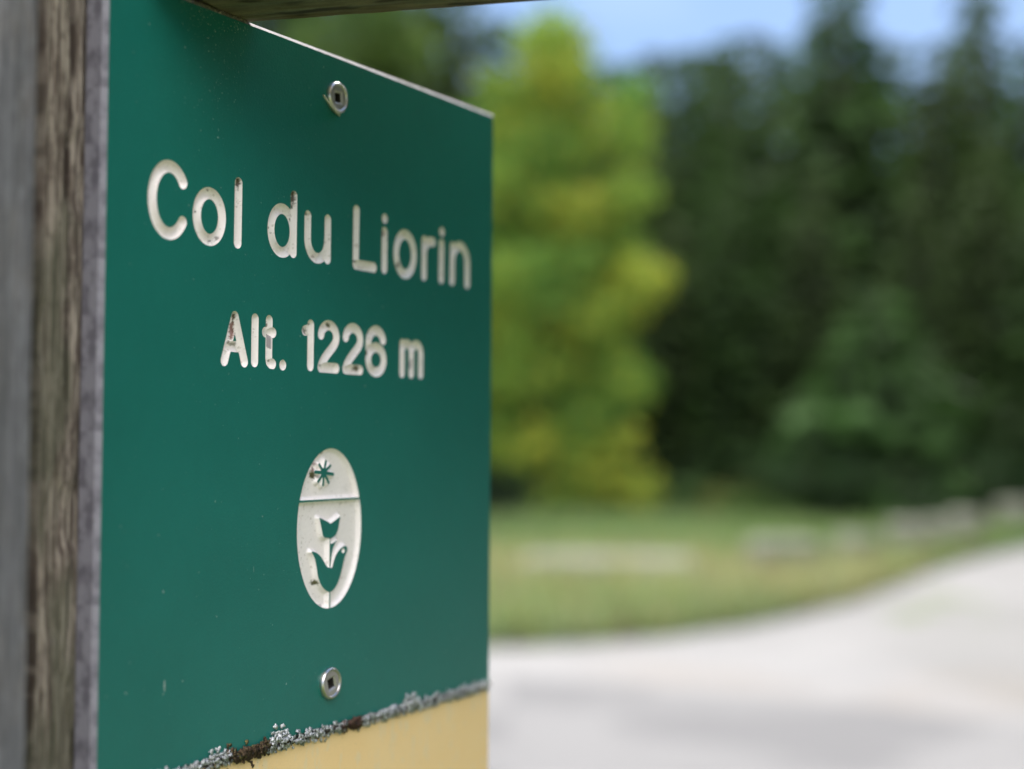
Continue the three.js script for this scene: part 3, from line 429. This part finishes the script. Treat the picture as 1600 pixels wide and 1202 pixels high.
// ------------------------------------------------------------------ the yellow plaque below it
{
  const P = signThing('yellow_plaque', 0, -240, 0), X1 = 177.3, YT = -84.1, YB = -236, CH = 1.15, TH = 6;
  const map = tex(1024, 1024, (i, j) => { const x = i / 1024 * 180, y = j / 1024 * 160, n = fbm(x * 0.06, y * 0.06, 0, 4), f = hash(i, j, 11), w = step(0.62, 0.75, fbm(x * 0.5 + 40, y * 0.18, 0, 4)), s = hash(i >> 1, j >> 1, 12) > 0.9985 ? 1 : 0; let c = mix3([0.88, 0.605, 0.255], [0.90, 0.66, 0.32], n); c = mix3(c, [0.78, 0.66, 0.43], 0.5 * w); c = mix3(c, [0.3, 0.24, 0.14], 0.5 * s); return c.map((q) => q * (0.95 + 0.09 * f)); });
  const m = std({ map, roughness: 0.4 });
  const face = new THREE.PlaneGeometry(X1, YT - YB); face.translate(X1 / 2, (YT + YB) / 2, 0); P.part('yellow_face', face, m);
  const ring = (o, z) => [[-o, YB - o], [X1 + o, YB - o], [X1 + o, YT + o * 0.55], [-o, YT + o * 0.55]].map(([x, y]) => [x, y, z]), rings = [ring(0, 0), ring(CH, -CH), ring(CH, -TH)], pos = [], uv = [];
  const quad = (a, b, c, d, u) => { for (const q of [a, b, c, a, c, d]) { pos.push(...q); uv.push(...u(q)); } };
  for (let r = 0; r < 2; r++) for (let k = 0; k < 4; k++) { const n = (k + 1) % 4; quad(rings[r][k], rings[r + 1][k], rings[r + 1][n], rings[r][n], (q) => k % 2 ? [q[2] / 20, q[1] / 40] : [q[2] / 20, q[0] / 40]); }
  quad(rings[2][1], rings[2][0], rings[2][3], rings[2][2], (q) => [q[0] / 40, q[1] / 40]);
  P.part('core_edge', geo(pos, null, uv), std({ map: tex(256, 512, (i, j) => { const n = fbm(i / 32, j / 46, 0, 4), f = hash(i, j, 16); return mix3([0.165, 0.155, 0.18], [0.30, 0.288, 0.32], step(0.3, 0.7, n)).map((q) => q * (0.85 + 0.3 * f)); }), roughness: 0.7 }));
  tag(P.o, 'pale yellow plaque whose upper edge meets the green one along a lichen seam', 'sign');
}

// ------------------------------------------------------------------ timber: post, batten, beam
function woodTex(w, h, sx, sy, cols, seed, extra) {      // sx, sy: mm covered; grain runs along y
  return tex(w, h, (i, j) => {
    const x = i / w * sx, y = j / h * sy, wob = 1.5 * fbm(x * 0.03 + seed, y * 0.008, 0, 3), g = fbm((x + wob) * 0.9 + seed, y * 0.02, 0, 4), fine = fbm((x + wob) * 1.7 + seed, y * 0.075, 0, 4), f = hash(i, j, seed | 0), bl = fbm(x * 0.16 + 5, y * 0.07 + seed, 0, 5);
    let c = mix3(cols[0], cols[1], step(0.3, 0.72, g)); c = mix3(c, cols[2], 0.6 * step(0.42, 0.7, bl)); c = mix3(c, cols[3], 0.85 * step(0.5, 0.68, fine)); c = mix3(c, cols[0], 0.8 * step(0.46, 0.32, fine));
    const mot = fbm((x + wob) * 1.1 + 31, y * 0.34, 0, 3); c = mix3(c, cols[3], 0.45 * step(0.56, 0.74, mot)); c = mix3(c, cols[0], 0.55 * step(0.44, 0.28, mot)); if (extra) c = extra(c, x, y); const k = 0.84 + 0.32 * f * 0.6 + 0.18 * fine; return c.map((q) => q * k);
  });
}
const rows = (lo, hi, f0, f1, fine, coarse) => { const r = []; let y = lo; while (y < hi) { r.push(y); y += y >= f0 - 1e-6 && y < f1 ? fine : Math.min(coarse, y < f0 ? f0 - y : coarse); } r.push(hi); return r; };
function timber(u0, u1, w0, w1, v0, v1, relief, du = 1.0, fineV = [-150, 150]) {  // a beam standing along v; its faces carry relief(s, v, face) in mm
  const pos = [], uv = [], idx = [], vs = rows(v0, v1, fineV[0], fineV[1], 2, 60), per = [];
  const side = (a, b, n, f) => { for (let i = 0; i < n; i++) per.push([lerp(a[0], b[0], i / n), lerp(a[1], b[1], i / n), f]); };
  const nu = Math.round((u1 - u0) / du), nw = Math.max(4, Math.round((w1 - w0) / 2));
  side([u0, w1], [u1, w1], nu, 0); side([u1, w1], [u1, w0], nw, 1); side([u1, w0], [u0, w0], 24, 2); side([u0, w0], [u0, w1], nw, 3);
  const N = [[0, 1], [1, 0], [0, -1], [-1, 0]], n = per.length; let s = 0;
  vs.forEach((v, j) => { s = 0; for (let i = 0; i <= n; i++) { const [u, w, f] = per[i % n], pr = per[(i + n - 1) % n], nx = per[(i + 1) % n]; if (i) s += Math.hypot(u - pr[0], w - pr[1]); const r = relief(u, w, v, f), cr = (pr[2] !== f) ? 0.7 : 0; const q = N[f], q2 = N[(f + 3) % 4]; pos.push(u + q[0] * (r - cr) - (cr ? q2[0] * cr : 0), v, w + q[1] * (r - cr) - (cr ? q2[1] * cr : 0)); uv.push(s / 128, v / 512 + 0.45); } });
  for (let j = 0; j < vs.length - 1; j++) for (let i = 0; i < n; i++) { const a = j * (n + 1) + i, b = a + 1, c = a + n + 1, d = c + 1; idx.push(a, c, b, b, c, d); }
  const top = pos.length / 3, L = (vs.length - 1) * (n + 1); pos.push((u0 + u1) / 2, v1 + 1, (w0 + w1) / 2, (u0 + u1) / 2, v0, (w0 + w1) / 2); uv.push(0, 0, 0, 0);
  for (let i = 0; i < n; i++) { idx.push(top, L + i + 1, L + i); idx.push(top + 1, i, i + 1); }
  idx.forEach((_, k) => { if (k % 3 === 1) { const t = idx[k]; idx[k] = idx[k + 1]; idx[k + 1] = t; } });
  return geo(pos, idx, uv);
}
{
  const P = signThing('timber_post', -8, -1500, -56);
  const crack = (v) => -5.6 + 0.9 * Math.sin(v * 0.02) + 0.5 * (vn(v * 0.08, 2) - 0.5) * 2 + (v < 20 ? 1.2 * step(20, -10, v) : 0);
  const relief = (u, w, v, f) => {
    if (f !== 0) return 0.8 * (fbm((u + w) * 0.3, v * 0.02, 0, 3) - 0.5);
    let r = 1.1 * (fbm(u * 0.35, v * 0.012, 0, 4) - 0.5) + 0.5 * (fbm(u * 1.1, v * 0.05, 0, 3) - 0.5);
    const open = clamp(0.55 + 0.6 * step(20, 70, v) - 0.5 * step(30, -40, v)); r -= 9 * open * step(1, 0.5, Math.abs(u - crack(v)) / (0.25 + 0.4 * open));
    r -= 0.9 * Math.exp(-Math.pow((u + 11.2) / 0.6, 2)) * vn(v * 0.03, 7); r -= 1.2 * step(0.62, 0.7, vn(u * 0.25 + 3, v * 0.05)) ; r -= 8 * step(-12.3, -13.3, u) * step(-33, -31.5, u); return r - 0.35;
  };
  const map = woodTex(1024, 1024, 128, 512, [[0.085, 0.063, 0.048], [0.25, 0.20, 0.158], [0.25, 0.218, 0.168], [0.38, 0.325, 0.262]], 3, (c, x, y) => { const a = step(0.5, 0.64, fbm(x * 0.09 + 20, y * 0.02, 0, 4)); c = mix3(c, [0.10, 0.105, 0.065], 0.55 * a); return c; });
  P.part('timber', timber(-62, 46, -106, -6.15, -1500, 330, relief, 0.25), std({ map, roughness: 0.92 }));
  tag(P.o, 'square weathered brown timber post with a long crack, carrying the plaques', 'post');
}
{
  const P = signThing('grey_batten', -46, -1500, 2);
  const relief = (u, w, v, f) => 0.7 * (fbm((u + w) * 0.35 + 9, v * 0.012, 0, 4) - 0.5) + 0.3 * (fbm((u + w) * 1.1, v * 0.04, 0, 3) - 0.5) - 0.4;
  const map = woodTex(512, 1024, 128, 512, [[0.105, 0.103, 0.108], [0.195, 0.192, 0.20], [0.215, 0.19, 0.165], [0.25, 0.25, 0.265]], 29, (c, x, y) => mix3(c, [0.095, 0.095, 0.10], 0.6 * step(0.5, 0.68, fbm(x * 0.1 + 70, y * 0.018, 0, 4))));
  P.part('timber', timber(-60, -31.6, -5.3, 12.4, -1500, 325, relief, 0.9), std({ map, roughness: 0.9 }));
  tag(P.o, 'silvery grey wooden batten on the post at the far left', 'batten');
}
{ // beam crossing over the top of the green plaque, pointing out of its face; unseen height raised to deepen its shadow
  const P = signThing('wooden_beam', 30, 108.3, -6), A = 14.0 * Math.PI / 180, Lb = 520, Wd = 44, Hh = 190, pos = [], uv = [], idx = [];
  // far lower edge runs from (51.5, -6) along (sin A, cos A)
  const nl = 200, prof = []; for (let i = 0; i <= 40; i++) prof.push([-Wd * i / 40, 0]); for (let i = 1; i <= 12; i++) prof.push([-Wd, Hh * i / 12]); for (let i = 1; i <= 8; i++) prof.push([-Wd + Wd * i / 8, Hh]); for (let i = 1; i <= 12; i++) prof.push([0, Hh - Hh * i / 12]);
  const n = prof.length;
  for (let k = 0; k <= nl; k++) { const l = Lb * k / nl; prof.forEach(([a, h], i) => { const c = i === 0 || i === n - 1 || i === 40 ? 0.9 : 0, rr = 0.9 * (fbm(l * 0.015, a * 0.35 + h * 0.3 + 3, 0, 4) - 0.5) + 0.5 * (vn(l * 0.1, a * 0.9 + h) - 0.5); const aa = a + (i === 0 || i === n - 1 ? -c + 0.8 * (vn(l * 0.05, 4) - 0.5) : i === 40 ? c : 0), hh = h + (h < 1 ? Math.max(-0.2, rr * 0.8) + c * 0.25 : 0); pos.push(51.6 + Math.sin(A) * l + Math.cos(A) * aa, 108.3 + hh, -6 + Math.cos(A) * l - Math.sin(A) * aa); uv.push((i < 41 ? -a : i * 3.1 + 20) / 160, l / 520); }); }
  for (let k = 0; k < nl; k++) for (let i = 0; i < n - 1; i++) { const a = k * n + i, b = a + 1, c = a + n, d = c + 1; idx.push(a, b, c, b, d, c); }
  const e = pos.length / 3; for (const l of [0, Lb]) { pos.push(51.6 + Math.sin(A) * l - Math.cos(A) * Wd / 2, 108.9 + Hh / 2, -6 + Math.cos(A) * l + Math.sin(A) * Wd / 2); uv.push(0, 0); }
  for (let i = 0; i < n - 1; i++) { idx.push(e, i + 1, i); idx.push(e + 1, nl * n + i, nl * n + i + 1); }
  const map = woodTex(512, 1024, 160, 520, [[0.12, 0.11, 0.07], [0.19, 0.175, 0.115], [0.17, 0.17, 0.115], [0.23, 0.21, 0.14]], 61, (c, x, y) => { const edge = Math.exp(-x / 5), r = step(0.42, 0.62, fbm(x * 0.25 + 2, y * 0.03 + 8, 0, 4) + 0.12 * edge); c = mix3(c, [0.16, 0.08, 0.03], 0.75 * r * (0.25 + 0.75 * edge)); return mix3(c, [0.05, 0.035, 0.02], step(0.66, 0.74, fbm(x * 0.3 + 30, y * 0.06, 0, 3))); });
  P.part('timber', geo(pos, idx, uv), new THREE.MeshStandardMaterial({ map, roughness: 0.8, side: THREE.DoubleSide }));
  tag(P.o, 'olive-brown stained wooden beam crossing over the top edge of the green plaque', 'beam');
}

// ------------------------------------------------------------------ lichen, crust, pine needle
function flake(out, R, c, size, up, col) {       // a small lobed, cupped scale standing on the surface
  const n = 11, b = out.pos.length / 3, nrm = up.clone().normalize(), t = new THREE.Vector3(R() - 0.5, R() - 0.5, R() - 0.5).cross(nrm).normalize(), q = nrm.clone().cross(t), cup = 0.1 + 0.3 * R(), thick = size * 0.18;
  out.pos.push(c.x, c.y, c.z); out.col.push(...col.map((v) => v * 0.9));
  for (let i = 0; i < n; i++) { const a = i / n * 6.283, r = size * (0.42 + 0.8 * R()), h = cup * size * (0.5 + R()); out.pos.push(c.x + (t.x * Math.cos(a) + q.x * Math.sin(a)) * r + nrm.x * h, c.y + (t.y * Math.cos(a) + q.y * Math.sin(a)) * r + nrm.y * h, c.z + (t.z * Math.cos(a) + q.z * Math.sin(a)) * r + nrm.z * h); const tone = 0.85 + 0.25 * R(); out.col.push(...col.map((v) => v * tone)); }
  const u = out.pos.length / 3; out.pos.push(c.x - nrm.x * thick, c.y - nrm.y * thick, c.z - nrm.z * thick); out.col.push(...col.map((v) => v * 0.9));
  for (let i = 0; i < n; i++) { const j = (i + 1) % n; out.idx.push(b, b + 1 + i, b + 1 + j, u, b + 1 + j, b + 1 + i); }
}
{
  const R = rng(201), grey = { pos: [], idx: [], col: [] }, brown = { pos: [], idx: [], col: [] }, V = (x, y, z) => new THREE.Vector3(x, y, z);
  const seam = (out, u0, u1, dens, hi, lo, s0, s1, col, alt) => {
    const n = Math.round((u1 - u0) * dens);
    for (let i = 0; i < n; i++) {
      const u = u0 + (u1 - u0) * R(), cl = vn(u * 0.55, 3.3), top = hi * (0.25 + 1.1 * cl * cl), y = -83.1 + (R() < 0.62 ? (R() - 0.6) * 2.6 : R() < 0.55 ? top * R() : -lo * (0.3 + vn(u * 0.4, 9)) * R());
      const off = Math.abs(y + 83.1), z = Math.max(0.15, (1.25 - off * 0.32)) * (0.35 + 0.75 * R()), s = lerp(s0, s1, R()) * (off > 1.6 ? 0.8 : 1);
      flake(out, R, V(u, y, z), s, V(0.7 * (R() - 0.6), 0.9 * (R() - 0.35), 1), R() < 0.2 ? alt : ((t) => col.map((v) => v * t))(0.82 + 0.28 * R()));
    }
  };
  const GC = [0.76, 0.78, 0.765], GA = [0.42, 0.45, 0.40], BC = [0.13, 0.085, 0.045], BA = [0.20, 0.17, 0.06];
  seam(grey, 10, 46, 6, 2.2, 1.7, 0.45, 0.95, GC, GA); for (let i = 0; i < 34; i++) flake(grey, R, V(37.5 + 4.5 * R(), -82 + 2.6 * R() * R(), 0.4 + R()), 0.3 + 0.35 * R(), V(R() - 0.7, R() - 0.4, 1), GC);
  seam(brown, 45, 61.5, 12, 3.4, 3.2, 0.5, 1.1, BC, BA); seam(brown, 50, 56, 8, 0.5, 5.4, 0.45, 0.8, BC, [0.09, 0.055, 0.035]);
  seam(grey, 60.5, 96, 6, 2.5, 2.4, 0.45, 1.0, GC, GA); for (let i = 0; i < 75; i++) { const a = R(); flake(grey, R, V(62 + 7.5 * R(), -82.5 + 3.2 * R() * R() * (0.5 + a), 0.3 + 1.2 * R()), 0.4 + 0.45 * R(), V(R() - 0.7, R() - 0.4, 1), GC); }
  seam(brown, 94, 103, 13, 2.0, 2.0, 0.4, 0.9, [0.15, 0.075, 0.05], BC);
  seam(grey, 102, 176.5, 6.5, 2.7, 2.2, 0.5, 1.05, GC, GA); for (let i = 0; i < 60; i++) flake(grey, R, V(126 + 7 * R(), -82.2 + 3.6 * R() * R(), 0.3 + 1.3 * R()), 0.4 + 0.5 * R(), V(R() - 0.7, R() - 0.4, 1), GC);
  seam(brown, 5, 177, 3.2, 0.3, 0.5, 0.3, 0.6, [0.05, 0.04, 0.03], BC);      // dark grime in the joint
  const lm = () => new THREE.MeshStandardMaterial({ vertexColors: true, roughness: 0.95, side: THREE.DoubleSide });
  let P = signThing('grey_lichen', 88, -83.1, 0); P.part('lichen_scales', geo(grey.pos, grey.idx, null, grey.col), lm());
  tag(P.o, 'pale grey leafy lichen growing along the seam between the green and yellow plaques', 'lichen', null, 'stuff');
  P = signThing('brown_lichen', 88, -83.1, 0); P.part('lichen_scales', geo(brown.pos, brown.idx, null, brown.col), lm());
  tag(P.o, 'brown curled lichen and grime in patches of the same seam', 'lichen', null, 'stuff');
  // cream crust on the upper edge, under the beam
  const crust = { pos: [], idx: [], col: [] };
  for (let i = 0; i < 520; i++) { const u = 8 + 41 * Math.sqrt(R()), k = step(20, 30, u) * step(50, 40, u); if (R() > 0.25 + k) continue; const t = R(); flake(crust, R, V(u, 107 + 1.15 * t + 0.15, -1.15 * t + 0.15 + 0.25 * R()), 0.16 + 0.26 * R(), V(R() - 0.5, R(), 1), ((k) => [0.52, 0.48, 0.39].map((v) => v * k))(0.7 + 0.6 * R())); }
  for (let i = 0; i < 46; i++) flake(crust, R, V(24 + 22 * R(), 106.6 - 9 * R() * R(), 0.08), 0.07 + 0.17 * R() * R(), V(R() - 0.5, R() - 0.5, 2), [0.5, 0.5, 0.43]);
  P = signThing('pale_crust', 35, 106, 0); P.part('crust_grains', geo(crust.pos, crust.idx, null, crust.col), lm());
  tag(P.o, 'cream crust of lichen crumbs on the upper edge of the green plaque under the beam', 'lichen', null, 'stuff');
  P = signThing('dry_needle', 86, 93.5, 1); const c = new THREE.CatmullRomCurve3([V(79.6, 94.2, 2.3), V(82.0, 93.0, 2.0), V(84.6, 91.8, 1.7), V(87.0, 91.0, 1.3), V(89.4, 90.6, 0.7)]);
  P.part('needle', new THREE.TubeGeometry(c, 24, 0.26, 7), std({ color: rgb(0.5, 0.47, 0.36), roughness: 0.6 }));
  tag(P.o, 'dry pine needle caught behind the upper screw of the green plaque', 'needle');
}

renderer.render(scene, camera);
